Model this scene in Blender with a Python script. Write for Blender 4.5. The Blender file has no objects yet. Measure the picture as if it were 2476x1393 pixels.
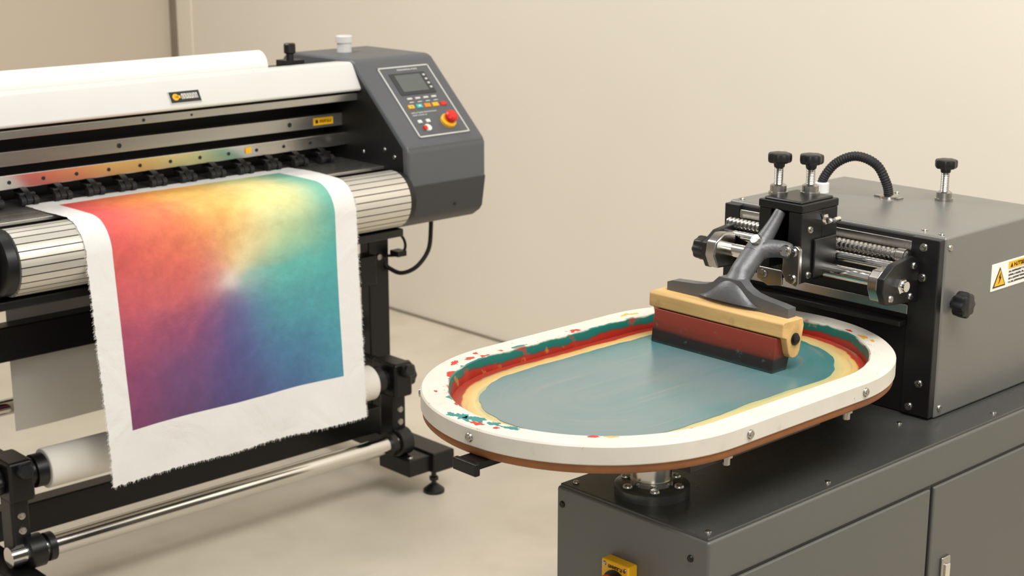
import bpy, bmesh, math, random
from mathutils import Vector, Matrix, noise
random.seed(7)
C = bpy.context.scene.collection
PI = math.pi
V = Vector

# ------------------------------------------------------------------ materials
def lin(c):
    return tuple(((v/255)/12.92 if v/255 <= .04045 else ((v/255+.055)/1.055)**2.4) for v in c)

def nd(nt, t, **kw):
    n = nt.nodes.new(t)
    for k, v in kw.items(): setattr(n, k, v)
    return n

def mat(name, col, rough=.5, metal=0., var=.06, scale=8, bump=0., bscale=80, stretch=(1,1,1), coat=0., rvar=.08, detail=4):
    m = bpy.data.materials.new(name); m.use_nodes = True
    nt = m.node_tree; p = nt.nodes['Principled BSDF']
    tc = nd(nt, 'ShaderNodeTexCoord'); mp = nd(nt, 'ShaderNodeMapping'); mp.inputs['Scale'].default_value = stretch
    nt.links.new(tc.outputs['Object'], mp.inputs['Vector'])
    n = nd(nt, 'ShaderNodeTexNoise'); n.inputs['Scale'].default_value = scale; n.inputs['Detail'].default_value = detail
    nt.links.new(mp.outputs[0], n.inputs['Vector'])
    r = nd(nt, 'ShaderNodeValToRGB'); c = lin(col)
    r.color_ramp.elements[0].position = .3; r.color_ramp.elements[1].position = .7
    r.color_ramp.elements[0].color = tuple(v*(1-var) for v in c)+(1,)
    r.color_ramp.elements[1].color = tuple(min(1, v*(1+var)) for v in c)+(1,)
    nt.links.new(n.outputs['Fac'], r.inputs['Fac']); nt.links.new(r.outputs['Color'], p.inputs['Base Color'])
    mr = nd(nt, 'ShaderNodeMapRange'); mr.inputs['To Min'].default_value = max(.03, rough-rvar); mr.inputs['To Max'].default_value = min(1, rough+rvar)
    nt.links.new(n.outputs['Fac'], mr.inputs['Value']); nt.links.new(mr.outputs[0], p.inputs['Roughness'])
    p.inputs['Metallic'].default_value = metal
    if coat: p.inputs['Coat Weight'].default_value = coat
    if bump:
        n2 = nd(nt, 'ShaderNodeTexNoise'); n2.inputs['Scale'].default_value = bscale; n2.inputs['Detail'].default_value = 3
        nt.links.new(mp.outputs[0], n2.inputs['Vector'])
        b = nd(nt, 'ShaderNodeBump'); b.inputs['Strength'].default_value = bump; b.inputs['Distance'].default_value = .004
        nt.links.new(n2.outputs['Fac'], b.inputs['Height']); nt.links.new(b.outputs[0], p.inputs['Normal'])
    return m

M = {}
M['wall'] = mat('wall_paint', (228,220,206), .75, var=.012, scale=1.5, bump=.05, bscale=120)
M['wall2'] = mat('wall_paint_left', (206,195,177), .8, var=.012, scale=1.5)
M['trim'] = mat('trim_paint', (230,222,207), .6, var=.012)
M['gap'] = mat('baseboard_and_corner_shade', (138,128,112), .8)  # baseboard tone, also the painted shadow in the wall corner
M['floor'] = mat('concrete_floor', (218,209,192), .38, var=.09, scale=3.5, bump=.08, bscale=30, rvar=.12, detail=8)
M['white'] = mat('white_enamel', (214,213,209), .3, var=.012)
M['pod'] = mat('slate_plastic', (88,91,95), .42, var=.03, bump=.04, bscale=500)
M['pod_dark'] = mat('dark_slate_bezel_and_shade', (54,56,59), .42, var=.03)  # bezel plastic, also the painted shade on the lower pod
M['black'] = mat('black_plastic', (18,18,19), .38, var=.1)
M['blackm'] = mat('black_steel', (22,22,23), .35, metal=.3, var=.1)
M['inner'] = mat('black_interior', (9,9,10), .55, var=.1)
M['steel'] = mat('brushed_steel', (206,203,196), .22, metal=1, var=.06, scale=30, stretch=(1,.04,1), rvar=.05)
M['rail'] = mat('rail_steel', (186,184,178), .26, metal=.9, var=.12, scale=26, stretch=(1,.05,1))
M['chrome'] = mat('chrome', (222,220,216), .1, metal=1, var=.02, rvar=.03)
M['screw'] = mat('screw_steel', (176,173,167), .25, metal=1, var=.05)
M['roller'] = mat('satin_aluminium', (220,215,204), .42, metal=.6, var=.02, scale=12, rvar=.04)
M['groove'] = mat('roller_groove', (58,55,50), .6, metal=.3)
M['paper'] = mat('white_paper', (236,235,230), .7, var=.01)
M['kraft'] = mat('off_white_paper', (226,221,210), .75, var=.02)
M['sheet'] = mat('grey_white_paper', (214,208,196), .75, var=.03)
M['rubber'] = mat('black_rubber', (22,22,22), .65, var=.08, bump=.1)
M['yellow'] = mat('yellow_plastic', (238,180,20), .4, var=.04)
M['red'] = mat('red_plastic', (212,40,28), .3, var=.04)
M['orange'] = mat('orange_plastic', (236,140,30), .4)
M['teal'] = mat('teal_plastic', (70,180,175), .4)
M['key'] = mat('pale_key', (222,222,218), .4)
M['lcd'] = mat('grey_display', (92,98,96), .2, var=.03)
M['line'] = mat('panel_outline', (205,205,200), .5)
M['boxgrey'] = mat('machine_grey', (126,126,122), .33, metal=.4, var=.025, bump=.05, bscale=420)
M['cabgrey'] = mat('cabinet_grey', (97,98,94), .4, metal=.2, var=.03, bump=.05, bscale=420)
M['cabtop'] = mat('cabinet_top_grey', (73,74,72), .27, metal=.3, var=.06, bump=.04, bscale=300)
M['board'] = mat('brown_board', (138,86,44), .6, var=.18, scale=20)
M['wood'] = mat('pale_wood', (206,168,108), .6, var=.3, scale=30, stretch=(.09,1,1), bump=.2, bscale=60, detail=8)
M['cast'] = mat('cast_grey', (100,101,103), .42, metal=.4, var=.08, scale=20, bump=.14, bscale=160)
M['label'] = mat('label_white', (240,238,230), .5)
M['ink'] = mat('label_black', (25,24,22), .5)

def ramp(nt, stops):
    r = nd(nt,'ShaderNodeValToRGB'); e = r.color_ramp.elements
    e[0].position = stops[0][0]; e[0].color = lin(stops[0][1])+(1,)
    e[1].position = stops[-1][0]; e[1].color = lin(stops[-1][1])+(1,)
    for s, c in stops[1:-1]:
        x = e.new(s); x.color = lin(c)+(1,)
    return r

# stadium dimensions of the oval screen
OX,OY,OR,OH,ZS = -1.614,1.846,.277,.157,.85

def stadium_len(nt, tc):
    sx = nd(nt,'ShaderNodeSeparateXYZ'); nt.links.new(tc.outputs['Object'], sx.inputs[0])
    a = nd(nt,'ShaderNodeMath',operation='ABSOLUTE'); nt.links.new(sx.outputs['Y'],a.inputs[0])
    s = nd(nt,'ShaderNodeMath',operation='SUBTRACT'); nt.links.new(a.outputs[0],s.inputs[0]); s.inputs[1].default_value = OH
    x = nd(nt,'ShaderNodeMath',operation='MAXIMUM'); nt.links.new(s.outputs[0],x.inputs[0]); x.inputs[1].default_value = 0
    cv = nd(nt,'ShaderNodeCombineXYZ'); nt.links.new(sx.outputs['X'],cv.inputs[0]); nt.links.new(x.outputs[0],cv.inputs[1])
    ln = nd(nt,'ShaderNodeVectorMath',operation='LENGTH'); nt.links.new(cv.outputs[0],ln.inputs[0])
    return sx, ln.outputs['Value']

def contour_vec(nt, tc, sx, ln, wobble):
    """coordinates that change fast across the stadium outline and slowly along it"""
    big = nd(nt,'ShaderNodeTexNoise'); big.inputs['Scale'].default_value = 4; big.inputs['Detail'].default_value = 3
    nt.links.new(tc.outputs['Object'],big.inputs['Vector'])
    wob = nd(nt,'ShaderNodeMath',operation='MULTIPLY_ADD'); nt.links.new(big.outputs['Fac'],wob.inputs[0]); wob.inputs[1].default_value = wobble; nt.links.new(ln,wob.inputs[2])
    cv = nd(nt,'ShaderNodeCombineXYZ'); nt.links.new(wob.outputs[0],cv.inputs[0])
    ys = nd(nt,'ShaderNodeMath',operation='MULTIPLY'); nt.links.new(sx.outputs['Y'],ys.inputs[0]); ys.inputs[1].default_value = .03
    nt.links.new(ys.outputs[0],cv.inputs[1])
    xs = nd(nt,'ShaderNodeMath',operation='MULTIPLY'); nt.links.new(sx.outputs['X'],xs.inputs[0]); xs.inputs[1].default_value = .12
    nt.links.new(xs.outputs[0],cv.inputs[2])
    return big, cv

def overlay(m, scale, lo, hi, amt, col, detail=5, off=(0,0,0), inner=0, contour=False):
    nt = m.node_tree; p = nt.nodes['Principled BSDF']
    src = p.inputs['Base Color'].links[0].from_socket
    tc = nd(nt,'ShaderNodeTexCoord'); mp = nd(nt,'ShaderNodeMapping'); mp.inputs['Location'].default_value = off
    if contour:
        sx, ln = stadium_len(nt, tc); _, cv = contour_vec(nt, tc, sx, ln, .02); nt.links.new(cv.outputs[0], mp.inputs['Vector'])
    else:
        nt.links.new(tc.outputs['Object'], mp.inputs['Vector'])
    n = nd(nt,'ShaderNodeTexNoise'); n.inputs['Scale'].default_value = scale; n.inputs['Detail'].default_value = detail
    nt.links.new(mp.outputs[0], n.inputs['Vector'])
    fac = n.outputs['Fac']
    if inner:
        sx, ln = stadium_len(nt, tc)
        q = nd(nt,'ShaderNodeMath',operation='SUBTRACT'); q.inputs[0].default_value = OR-.033; nt.links.new(ln,q.inputs[1])
        q2 = nd(nt,'ShaderNodeMath',operation='MULTIPLY_ADD'); nt.links.new(q.outputs[0],q2.inputs[0]); q2.inputs[1].default_value = inner; nt.links.new(fac,q2.inputs[2])
        q3 = nd(nt,'ShaderNodeMath',operation='MULTIPLY_ADD'); nt.links.new(sx.outputs['X'],q3.inputs[0]); q3.inputs[1].default_value = -.22; nt.links.new(q2.outputs[0],q3.inputs[2])
        q4 = nd(nt,'ShaderNodeMath',operation='MULTIPLY_ADD'); nt.links.new(sx.outputs['Y'],q4.inputs[0]); q4.inputs[1].default_value = -.12; nt.links.new(q3.outputs[0],q4.inputs[2])
        fac = q4.outputs[0]
    r = ramp(nt,[(lo,(0,0,0)),(hi,(amt,amt,amt))]); nt.links.new(fac, r.inputs['Fac'])
    mx = nd(nt,'ShaderNodeMix',data_type='RGBA'); nt.links.new(r.outputs['Color'],mx.inputs['Factor']); nt.links.new(src,mx.inputs['A'])
    mx.inputs['B'].default_value = lin(col)+(1,); nt.links.new(mx.outputs['Result'],p.inputs['Base Color'])
M['rim'] = mat('worn_cream_paint', (214,208,196), .48, var=.05, scale=14, bump=.08, bscale=45, detail=8)
overlay(M['rim'], 40, .63, .76, 150, (170,156,134))
overlay(M['rim'], 90, .69, .73, 220, (124,102,76), off=(3,1,2))
overlay(M['rim'], 9, .50, .75, 130, (194,185,164), detail=8, off=(5,2,2))
overlay(M['rim'], 24, .70, .73, 255, (24,124,116), detail=6, off=(1,7,2), inner=8)
overlay(M['rim'], 30, .71, .73, 255, (190,44,32), detail=6, off=(6,3,8), inner=6)
overlay(M['floor'], 1.3, .40, .75, 180, (186,173,150), detail=9)
overlay(M['floor'], 7, .56, .74, 120, (174,161,138), detail=9, off=(4,1,0))
overlay(M['wood'], 34, .60, .72, 150, (120,84,48), detail=5)

def ink_mat():
    m = bpy.data.materials.new('teal_ink'); m.use_nodes = True; nt = m.node_tree; p = nt.nodes['Principled BSDF']
    tc = nd(nt,'ShaderNodeTexCoord'); sx, ln = stadium_len(nt, tc)
    big, cv = contour_vec(nt, tc, sx, ln, .006)
    st = nd(nt,'ShaderNodeTexNoise'); st.inputs['Scale'].default_value = 38; st.inputs['Detail'].default_value = 4; st.inputs['Roughness'].default_value = .5
    nt.links.new(cv.outputs[0],st.inputs['Vector'])
    f = nd(nt,'ShaderNodeMath',operation='MULTIPLY_ADD'); nt.links.new(sx.outputs['Y'],f.inputs[0]); f.inputs[1].default_value = .7; nt.links.new(big.outputs['Fac'],f.inputs[2])
    g = nd(nt,'ShaderNodeMath',operation='MULTIPLY_ADD'); nt.links.new(st.outputs['Fac'],g.inputs[0]); g.inputs[1].default_value = .34; nt.links.new(f.outputs[0],g.inputs[2])
    h = nd(nt,'ShaderNodeMath',operation='MULTIPLY_ADD'); nt.links.new(ln,h.inputs[0]); h.inputs[1].default_value = 1.2; nt.links.new(g.outputs[0],h.inputs[2])
    sb = nd(nt,'ShaderNodeMath',operation='SUBTRACT'); nt.links.new(h.outputs[0],sb.inputs[0]); sb.inputs[1].default_value = .22
    r = ramp(nt,[(.3,(110,129,130)),(.58,(96,124,127)),(.78,(78,123,124)),(.98,(48,116,112))])  # greyer middle paints reflected light into the ink colour
    nt.links.new(sb.outputs[0],r.inputs['Fac'])
    st2 = nd(nt,'ShaderNodeTexNoise'); st2.inputs['Scale'].default_value = 70; st2.inputs['Detail'].default_value = 2
    ofs = nd(nt,'ShaderNodeVectorMath',operation='ADD'); ofs.inputs[1].default_value = (3.1,7.7,1.3); nt.links.new(cv.outputs[0],ofs.inputs[0]); nt.links.new(ofs.outputs[0],st2.inputs['Vector'])
    r3 = ramp(nt,[(.57,(0,0,0)),(.68,(120,120,120))]); nt.links.new(st2.outputs['Fac'],r3.inputs['Fac'])
    brk = ramp(nt,[(.42,(0,0,0)),(.58,(255,255,255))]); nt.links.new(big.outputs['Fac'],brk.inputs['Fac'])
    mm = nd(nt,'ShaderNodeMath',operation='MULTIPLY'); nt.links.new(r3.outputs['Color'],mm.inputs[0]); nt.links.new(brk.outputs['Color'],mm.inputs[1])
    mx = nd(nt,'ShaderNodeMix',data_type='RGBA'); nt.links.new(mm.outputs[0],mx.inputs['Factor']); nt.links.new(r.outputs['Color'],mx.inputs['A']); mx.inputs['B'].default_value = lin((176,142,126))+(1,)
    nt.links.new(mx.outputs['Result'],p.inputs['Base Color'])
    p.inputs['Roughness'].default_value = .24
    p.inputs['Coat Weight'].default_value = .3; p.inputs['Coat Roughness'].default_value = .18
    return m
M['tealink'] = ink_mat()

def zband(name, stops, z0, z1, jag, scale, rough=.4, stretch=(1,1,1)):
    m = bpy.data.materials.new(name); m.use_nodes = True; nt = m.node_tree; p = nt.nodes['Principled BSDF']
    tc = nd(nt,'ShaderNodeTexCoord'); sx = nd(nt,'ShaderNodeSeparateXYZ'); nt.links.new(tc.outputs['Object'], sx.inputs[0])
    mr = nd(nt,'ShaderNodeMapRange'); mr.clamp = False
    mr.inputs['From Min'].default_value = z0; mr.inputs['From Max'].default_value = z1; nt.links.new(sx.outputs['Z'], mr.inputs['Value'])
    mp = nd(nt,'ShaderNodeMapping'); mp.inputs['Scale'].default_value = stretch; nt.links.new(tc.outputs['Object'], mp.inputs['Vector'])
    n = nd(nt,'ShaderNodeTexNoise'); n.inputs['Scale'].default_value = scale; n.inputs['Detail'].default_value = 6
    nt.links.new(mp.outputs[0], n.inputs['Vector'])
    ma = nd(nt,'ShaderNodeMath', operation='MULTIPLY_ADD'); ma.inputs[1].default_value = jag; ma.inputs[2].default_value = -jag*.5
    nt.links.new(n.outputs['Fac'], ma.inputs[0])
    ad = nd(nt,'ShaderNodeMath', operation='ADD'); nt.links.new(mr.outputs[0], ad.inputs[0]); nt.links.new(ma.outputs[0], ad.inputs[1])
    r = ramp(nt, stops)
    nt.links.new(ad.outputs[0], r.inputs['Fac']); nt.links.new(r.outputs['Color'], p.inputs['Base Color'])
    p.inputs['Roughness'].default_value = rough
    bp = nd(nt,'ShaderNodeBump'); bp.inputs['Strength'].default_value = .25; bp.inputs['Distance'].default_value = .003
    nt.links.new(n.outputs['Fac'], bp.inputs['Height']); nt.links.new(bp.outputs[0], p.inputs['Normal'])
    return m

# ------------------------------------------------------------------ mesh builder
def perp(d):
    d = d.normalized()
    a = V((0,0,1)) if abs(d.z) < .9 else V((1,0,0))
    u = d.cross(a).normalized(); w = u.cross(d).normalized()
    return u, w

class B:
    def __init__(s): s.bm = bmesh.new()
    def face(s, vs, mi=0):
        try:
            f = s.bm.faces.new(vs); f.material_index = mi; return f
        except ValueError: return None
    def box(s, x0,x1,y0,y1,z0,z1, mi=0):
        return s.prism([(x0,y0),(x1,y0),(x1,y1),(x0,y1)], 'z', z0, z1, mi)
    def prism(s, pts, axis, a0, a1, mi=0):
        f = {'x': lambda p,a:(a,p[0],p[1]), 'y': lambda p,a:(p[0],a,p[1]), 'z': lambda p,a:(p[0],p[1],a)}[axis]
        A = [s.bm.verts.new(f(p,a0)) for p in pts]; D = [s.bm.verts.new(f(p,a1)) for p in pts]
        n = len(pts)
        s.face(list(reversed(A)), mi); s.face(D, mi)
        for i in range(n): s.face([A[i],A[(i+1)%n],D[(i+1)%n],D[i]], mi)
        return s
    def slab(s, f, u0,u1,v0,v1,h0,h1, mi=0):
        A = [s.bm.verts.new(f(u,v,h0)) for u,v in ((u0,v0),(u1,v0),(u1,v1),(u0,v1))]
        D = [s.bm.verts.new(f(u,v,h1)) for u,v in ((u0,v0),(u1,v0),(u1,v1),(u0,v1))]
        s.face(list(reversed(A)),mi); s.face(D,mi)
        for i in range(4): s.face([A[i],A[(i+1)%4],D[(i+1)%4],D[i]],mi)
        return s
    def tube(s, pts, r, seg=20, mi=0, flat=1.0, up=None):
        pts = [V(p) for p in pts]; n = len(pts)
        rs = r if isinstance(r,(list,tuple)) else [r]*n
        T = []
        for i in range(n):
            t = pts[min(n-1,i+1)]-pts[max(0,i-1)]
            T.append(t.normalized())
        u, w = perp(T[0]) if up is None else (V(up), T[0].cross(V(up)).normalized())
        rings = []
        for i in range(n):
            t = T[i]; u = (u - t*u.dot(t)).normalized(); w = t.cross(u)
            fl = flat[i] if isinstance(flat,(list,tuple)) else flat
            rings.append([s.bm.verts.new(pts[i]+(u*math.cos(2*PI*k/seg)*fl+w*math.sin(2*PI*k/seg))*rs[i]) for k in range(seg)])
        for i in range(n-1):
            for k in range(seg):
                s.face([rings[i][k],rings[i][(k+1)%seg],rings[i+1][(k+1)%seg],rings[i+1][k]],mi)
        s.face(list(reversed(rings[0])),mi); s.face(rings[-1],mi)
        return s
    def cyl(s, p0, p1, r0, r1=None, seg=24, mi=0):
        return s.tube([p0,p1],[r0, r0 if r1 is None else r1],seg,mi)
    def lobed(s, c, axis, r, h, lobes=7, depth=.1, mi=0):
        c = V(c); ax = V(axis).normalized(); u,w = perp(ax); n = lobes*8
        rings = []
        for (hh,k) in ((0,.86),(.12,.97),(.3,1),(.75,1),(.92,.95),(1,.82)):
            rings.append([s.bm.verts.new(c+ax*h*hh+(u*math.cos(a)+w*math.sin(a))*r*k*(1-depth*.5+depth*.5*math.cos(lobes*a))) for a in [2*PI*i/n for i in range(n)]])
        for i in range(len(rings)-1):
            for k in range(n): s.face([rings[i][k],rings[i][(k+1)%n],rings[i+1][(k+1)%n],rings[i+1][k]],mi)
        s.face(list(reversed(rings[0])),mi); s.face(rings[-1],mi)
        return s

WORLD = {}
def build(b, name, mats, parent=None, bevel=0., ang=38, seg=2):
    bm = b.bm
    bmesh.ops.recalc_face_normals(bm, faces=bm.faces[:])
    me = bpy.data.meshes.new(name)
    xs = [v.co for v in bm.verts]
    c = V([(min(q[i] for q in xs)+max(q[i] for q in xs))/2 for i in range(3)])
    bmesh.ops.translate(bm, verts=bm.verts[:], vec=-c)
    bm.to_mesh(me); bm.free()
    for m in (mats if isinstance(mats,(list,tuple)) else [mats]): me.materials.append(m)
    for p in me.polygons: p.use_smooth = True
    o = bpy.data.objects.new(name, me); C.objects.link(o)
    if bevel:
        md = o.modifiers.new('bevel','BEVEL'); md.width = bevel; md.segments = seg; md.limit_method = 'ANGLE'; md.angle_limit = math.radians(ang); md.harden_normals = True
    else:
        me.set_sharp_from_angle(angle=math.radians(ang))
    WORLD[o.name] = c
    if parent is not None:
        o.parent = parent; o.location = c - WORLD[parent.name]
    else: o.location = c
    return o

def tag(o, label, cat, group=None):
    o['label'] = label; o['category'] = cat
    if group: o['group'] = group
    return o
def thing(name, label, cat, loc):
    o = bpy.data.objects.new(name, None); C.objects.link(o); o.location = loc; o.empty_display_size = .1
    WORLD[o.name] = V(loc); return tag(o, label, cat)
def struct(b, name, m, bevel=0):
    o = build(b, name, m, None, bevel); o['kind'] = 'structure'; return o
def screw(parent, p, n, r=.006, m='screw', name='screw'):
    b = B(); p = V(p); n = V(n).normalized()
    b.tube([p-n*.001, p+n*r*.25, p+n*r*.55, p+n*r*.62, p+n*r*.35],[r*1.25,r*1.2,r,r*.55,r*.45],14)
    return build(b, name, M[m], parent)
def glyphs(b, f, u0,u1,v0,v1,n,h0,h1,mi=0):
    w = (u1-u0)/n; t = w*.2
    for i in range(n):
        a = u0+i*w; e = a+w*.78
        b.slab(f,a,a+t,v0,v1,h0,h1,mi)
        if random.random()<.7: b.slab(f,e-t,e,v0,v1,h0,h1,mi)
        k = random.choice((0,.4,.8)); b.slab(f,a,e,v0+(v1-v0)*k,v0+(v1-v0)*(k+.2),h0,h1,mi)

# ------------------------------------------------------------------ camera
cam = bpy.data.cameras.new('camera'); co = bpy.data.objects.new('camera', cam); C.objects.link(co)
co.location = (0,0,1.6); co.rotation_euler = (math.radians(90-14.3),0,math.radians(47))
cam.sensor_width = 36; cam.lens = 3800/2476*36; cam.clip_start = .05
cam.dof.use_dof = True; cam.dof.focus_distance = 2.5; cam.dof.aperture_fstop = 8
bpy.context.scene.camera = co

# ------------------------------------------------------------------ room
WY, WX = 3.71, -6.18
struct(B().box(WX-.1,3.5,-4,WY+.1,-.1,0), 'floor', M['floor'])
struct(B().box(WX,3.5,WY,WY+.1,0,3.4), 'wall_back', M['wall'])
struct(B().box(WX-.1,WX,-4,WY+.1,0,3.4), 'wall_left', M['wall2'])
struct(B().box(WX+.045,WX+.165,WY-.012,WY,0,3.4), 'trim_1', M['trim'], .003)
struct(B().box(WX,WX+.045,WY-.02,WY-.001,0,3.4), 'corner_shade_strip', M['gap'])  # dark strip standing in for the shadow in the corner gap
struct(B().box(WX+.165,3.5,WY-.008,WY,0,.008), 'baseboard_back', M['gap'])

# ------------------------------------------------------------------ printer
pr = thing('large_format_printer','wide white and charcoal roll printer on black legs with a control panel','printer',(-3.3,1.95,0))
Y0, Y1 = 1.38, 2.5
b = B(); b.prism([(-3.62,.76),(-3.42,.76),(-3.42,1.10),(-3.33,1.10),(-3.33,1.115),(-3.62,1.115)],'y',Y0,Y1)
build(b,'body',M['inner'],pr,.003)
b = B(); b.box(-3.43,-3.19,Y0,Y1,.775,.893); build(b,'platen_base',M['inner'],pr,.003)
b = B(); b.box(-3.40,-3.165,Y0+.02,Y1,.893,.9015); build(b,'platen',M['rail'],pr,.002)
cover = build(B().prism([(-3.365,1.116),(-3.365,1.150),(-3.355,1.157),(-3.298,1.160),(-3.288,1.154),(-3.254,1.094),(-3.258,1.088),(-3.275,1.088),(-3.30,1.116)],'y',Y0,Y1),'front_cover',M['white'],pr,.003)
T0, T1 = V((-3.288,0,1.154)), V((-3.254,0,1.094))
cd = (T1-T0); cn = V((cd.z*-1,0,cd.x)).normalized()
if cn.x < 0: cn = -cn
def CF(y, s, h): q = T0+cd*s+cn*h; return V((q.x, y, q.z))
bd = build(B().slab(CF,1.937,2.022,.40,.86,-.001,.003),'badge',M['line'],cover)
b = B(); b.slab(CF,1.939,2.020,.43,.83,.002,.0042); build(b,'badge_plate',M['ink'],cover)
b = B(); b.cyl(CF(1.953,.63,.004),CF(1.953,.63,.0055),.0085,seg=16); b.slab(CF,1.95,1.966,.58,.68,.004,.0055); build(b,'badge_emblem',M['yellow'],cover)
b = B(); glyphs(b,CF,1.969,2.014,.52,.72,7,.004,.0055); build(b,'badge_lettering',M['label'],cover)
def rail(x, z0, z1, th, holes, name='guide_rail', m='rail', tilt=0):
    o = build(B().prism([(x-th,z0),(x-tilt,z0),(x,z1),(x-th,z1)],'y',Y0,Y1), name, M[m], pr, .002)
    for (y, r) in holes:
        bb = B(); zc = (z0+z1)/2
        bb.cyl((x-.004,y,zc),(x-tilt*.5+.0012,y,zc),r,seg=14); build(bb,'bolt_hole',M['ink'],o)
    return o
rail(-3.272,1.062,1.081,.03,[(1.87,.004),(2.0,.003)])
r2 = rail(-3.34,.989,1.023,.03,[(1.84,.006),(2.33,.006)])
b = B(); b.box(-3.341,-3.3385,2.405,2.468,.997,1.016); build(b,'warning_label',M['yellow'],r2)
def R2F(y,z,h): return V((-3.3385+h,y,z))
b = B(); b.slab(R2F,2.411,2.419,1.002,1.011,-.001,.0006); glyphs(b,R2F,2.424,2.462,1.003,1.010,8,-.001,.0006); build(b,'label_lettering',M['ink'],r2)
r3 = rail(-3.320,.939,.973,.03,[(1.55+.083*i,.0045) for i in range(11)],m='steel',tilt=.004)
b = B(); b.box(-3.326,-3.3195,2.18,2.197,.951,.966); build(b,'index_mark',M['yellow'],r3)
# pinch rollers
for i in range(12):
    y = 1.50+.083*i
    b = B(); b.prism([(-3.355,.948),(-3.315,.938),(-3.297,.926),(-3.289,.916),(-3.294,.908),(-3.325,.915),(-3.36,.93)],'y',y-.008,y+.008)
    b.box(-3.335,-3.303,y-.020,y+.020,.922,.931)
    o = build(b,'pinch_arm',M['black'],pr,.002)
    for sd in (-1,1):
        bb = B(); bb.cyl((-3.300,y+sd*.0095,.9135),(-3.300,y+sd*.021,.9135),.0105,seg=18); build(bb,'pinch_wheel',M['rubber'],o)
# ribbed roller
RX, RZ, RR = -3.10, .828, .073
def roller_bm(y0,y1):
    b = B(); n = 26; pts = []
    for i in range(n):
        a0 = 2*PI*i/n; a1 = a0+2*PI/n
        gw = .034
        for j in range(5):
            a = a0+gw+(a1-a0-gw)*j/4; pts.append((RX+RR*math.cos(a),RZ+RR*math.sin(a)))
        pts.append((RX+(RR-.004)*math.cos(a1+.002),RZ+(RR-.004)*math.sin(a1+.002)))
        pts.append((RX+(RR-.004)*math.cos(a1+gw-.002),RZ+(RR-.004)*math.sin(a1+gw-.002)))
    b.prism(pts,'y',y0,y1)
    b.bm.faces.ensure_lookup_table()
    for k,f in enumerate(b.bm.faces):
        if k >= 2 and (k-2)%7 in (4,5,6): f.material_index = 1
    return b
ro = build(roller_bm(1.425,2.475),'feed_roller',[M['roller'],M['groove']],pr,ang=25)
for (a,c) in ((1.395,1.425),(2.475,2.499)):
    b = B(); b.tube([(RX,a,RZ),(RX,a+.004,RZ),(RX,c-.004,RZ),(RX,c,RZ)],[.062,.069,.069,.062],40); build(b,'roller_end_cap',M['black'],pr)
b = B(); b.box(-3.22,-3.09,Y0,Y1,.727,.748); b.box(-3.24,-3.2,Y0,Y1,.727,.80); build(b,'lower_tray',M['black'],pr,.004)
# pods
prof = [(-3.62,1.13),(-3.60,1.155),(-3.56,1.165),(-3.30,1.165),(-3.283,1.158),(-3.075,.962),(-3.068,.948),(-3.068,.862),(-3.082,.778),(-3.092,.765),(-3.12,.745),(-3.62,.745)]
def pod(y0,y1):
    o = build(B().prism(prof,'y',y0,y1),'control_pod',M['pod'],pr,.008,ang=20,seg=3)
    low = [(-3.60,.861),(-3.0665,.861),(-3.0805,.776),(-3.0905,.763),(-3.12,.7435),(-3.60,.7435)]
    build(B().prism(low,'y',y0+.004,y1+.0015),'lower_shade_shell',M['pod_dark'],o,.006,ang=20,seg=3)  # darker tone paints the shade on the inward-sloping lower front
    return o
pd = pod(2.5,2.765)
pl = pod(1.105,1.38)
b = B(); b.prism([(-3.60,1.125),(-3.30,1.155),(-3.09,.955),(-3.085,.86),(-3.105,.77),(-3.60,.75)],'y',2.4985,2.504); build(b,'inner_side_plate',M['inner'],pd)
for (x,z) in ((-3.16,.945),(-3.12,.93),(-3.25,.93),(-3.105,.80)): screw(pd,(x,2.498,z),(0,-1,0),.005)
S0, S1 = V((-3.283,0,1.158)), V((-3.075,0,.962)); sd_ = S1-S0; sn = V((-sd_.z,0,sd_.x)).normalized()
if sn.x < 0: sn = -sn
PU0,PU1,PV0,PV1 = 2.557,2.728,.10,.93
def PF(u,v,h):
    s = PV0+(PV1-PV0)*v; q = S0+sd_*s+sn*h; return V((q.x,PU0+(PU1-PU0)*u,q.z))
b = B(); b.slab(PF,0,1,0,1,-.002,.002); build(b,'panel_plate',M['pod'],pd,.002)
b = B()
for q in ((0,1,0,.016),(0,1,.984,1),(0,.02,0,1),(.98,1,0,1)): b.slab(PF,*q,.001,.0032)
build(b,'panel_outline',M['line'],pd)
b = B(); b.slab(PF,.14,.84,.1,.41,.001,.004); build(b,'display_bezel',M['pod_dark'],pd,.001)
b = B(); b.slab(PF,.22,.72,.13,.37,.003,.0048); build(b,'display',M['lcd'],pd)
b = B()
for v in (.14,.2,.26,.32): b.slab(PF,.77,.81,v,v+.025,.003,.0052)
build(b,'indicator_row',M['line'],pd)
b = B(); glyphs(b,PF,.35,.75,.04,.06,10,.001,.003); build(b,'panel_lettering',M['line'],pd)
for i in range(4):
    b = B(); b.slab(PF,.2+i*.16,.29+i*.16,.457,.48,.001,.005); build(b,'membrane_key',M['line'],pd)
for i in range(4):
    b = B(); b.slab(PF,.21+i*.16,.29+i*.16,.51,.52,.001,.003); build(b,'key_caption',M['line'],pd)
for i,mm in enumerate(('yellow','teal','orange','yellow','red')):
    b = B(); b.slab(PF,.13+i*.16,.24+i*.16,.555,.605,.001,.0055); build(b,'colour_key',M[mm],pd,.001)
    if i < 2:
        b = B(); b.slab(PF,.165+i*.16,.205+i*.16,.572,.589,.005,.0062); build(b,'key_symbol',M['key'] if i else M['teal'],pd)
b = B(); glyphs(b,PF,.12,.62,.655,.672,14,.001,.0028); glyphs(b,PF,.12,.4,.69,.705,8,.001,.0028); build(b,'panel_lettering',M['line'],pd)
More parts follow.
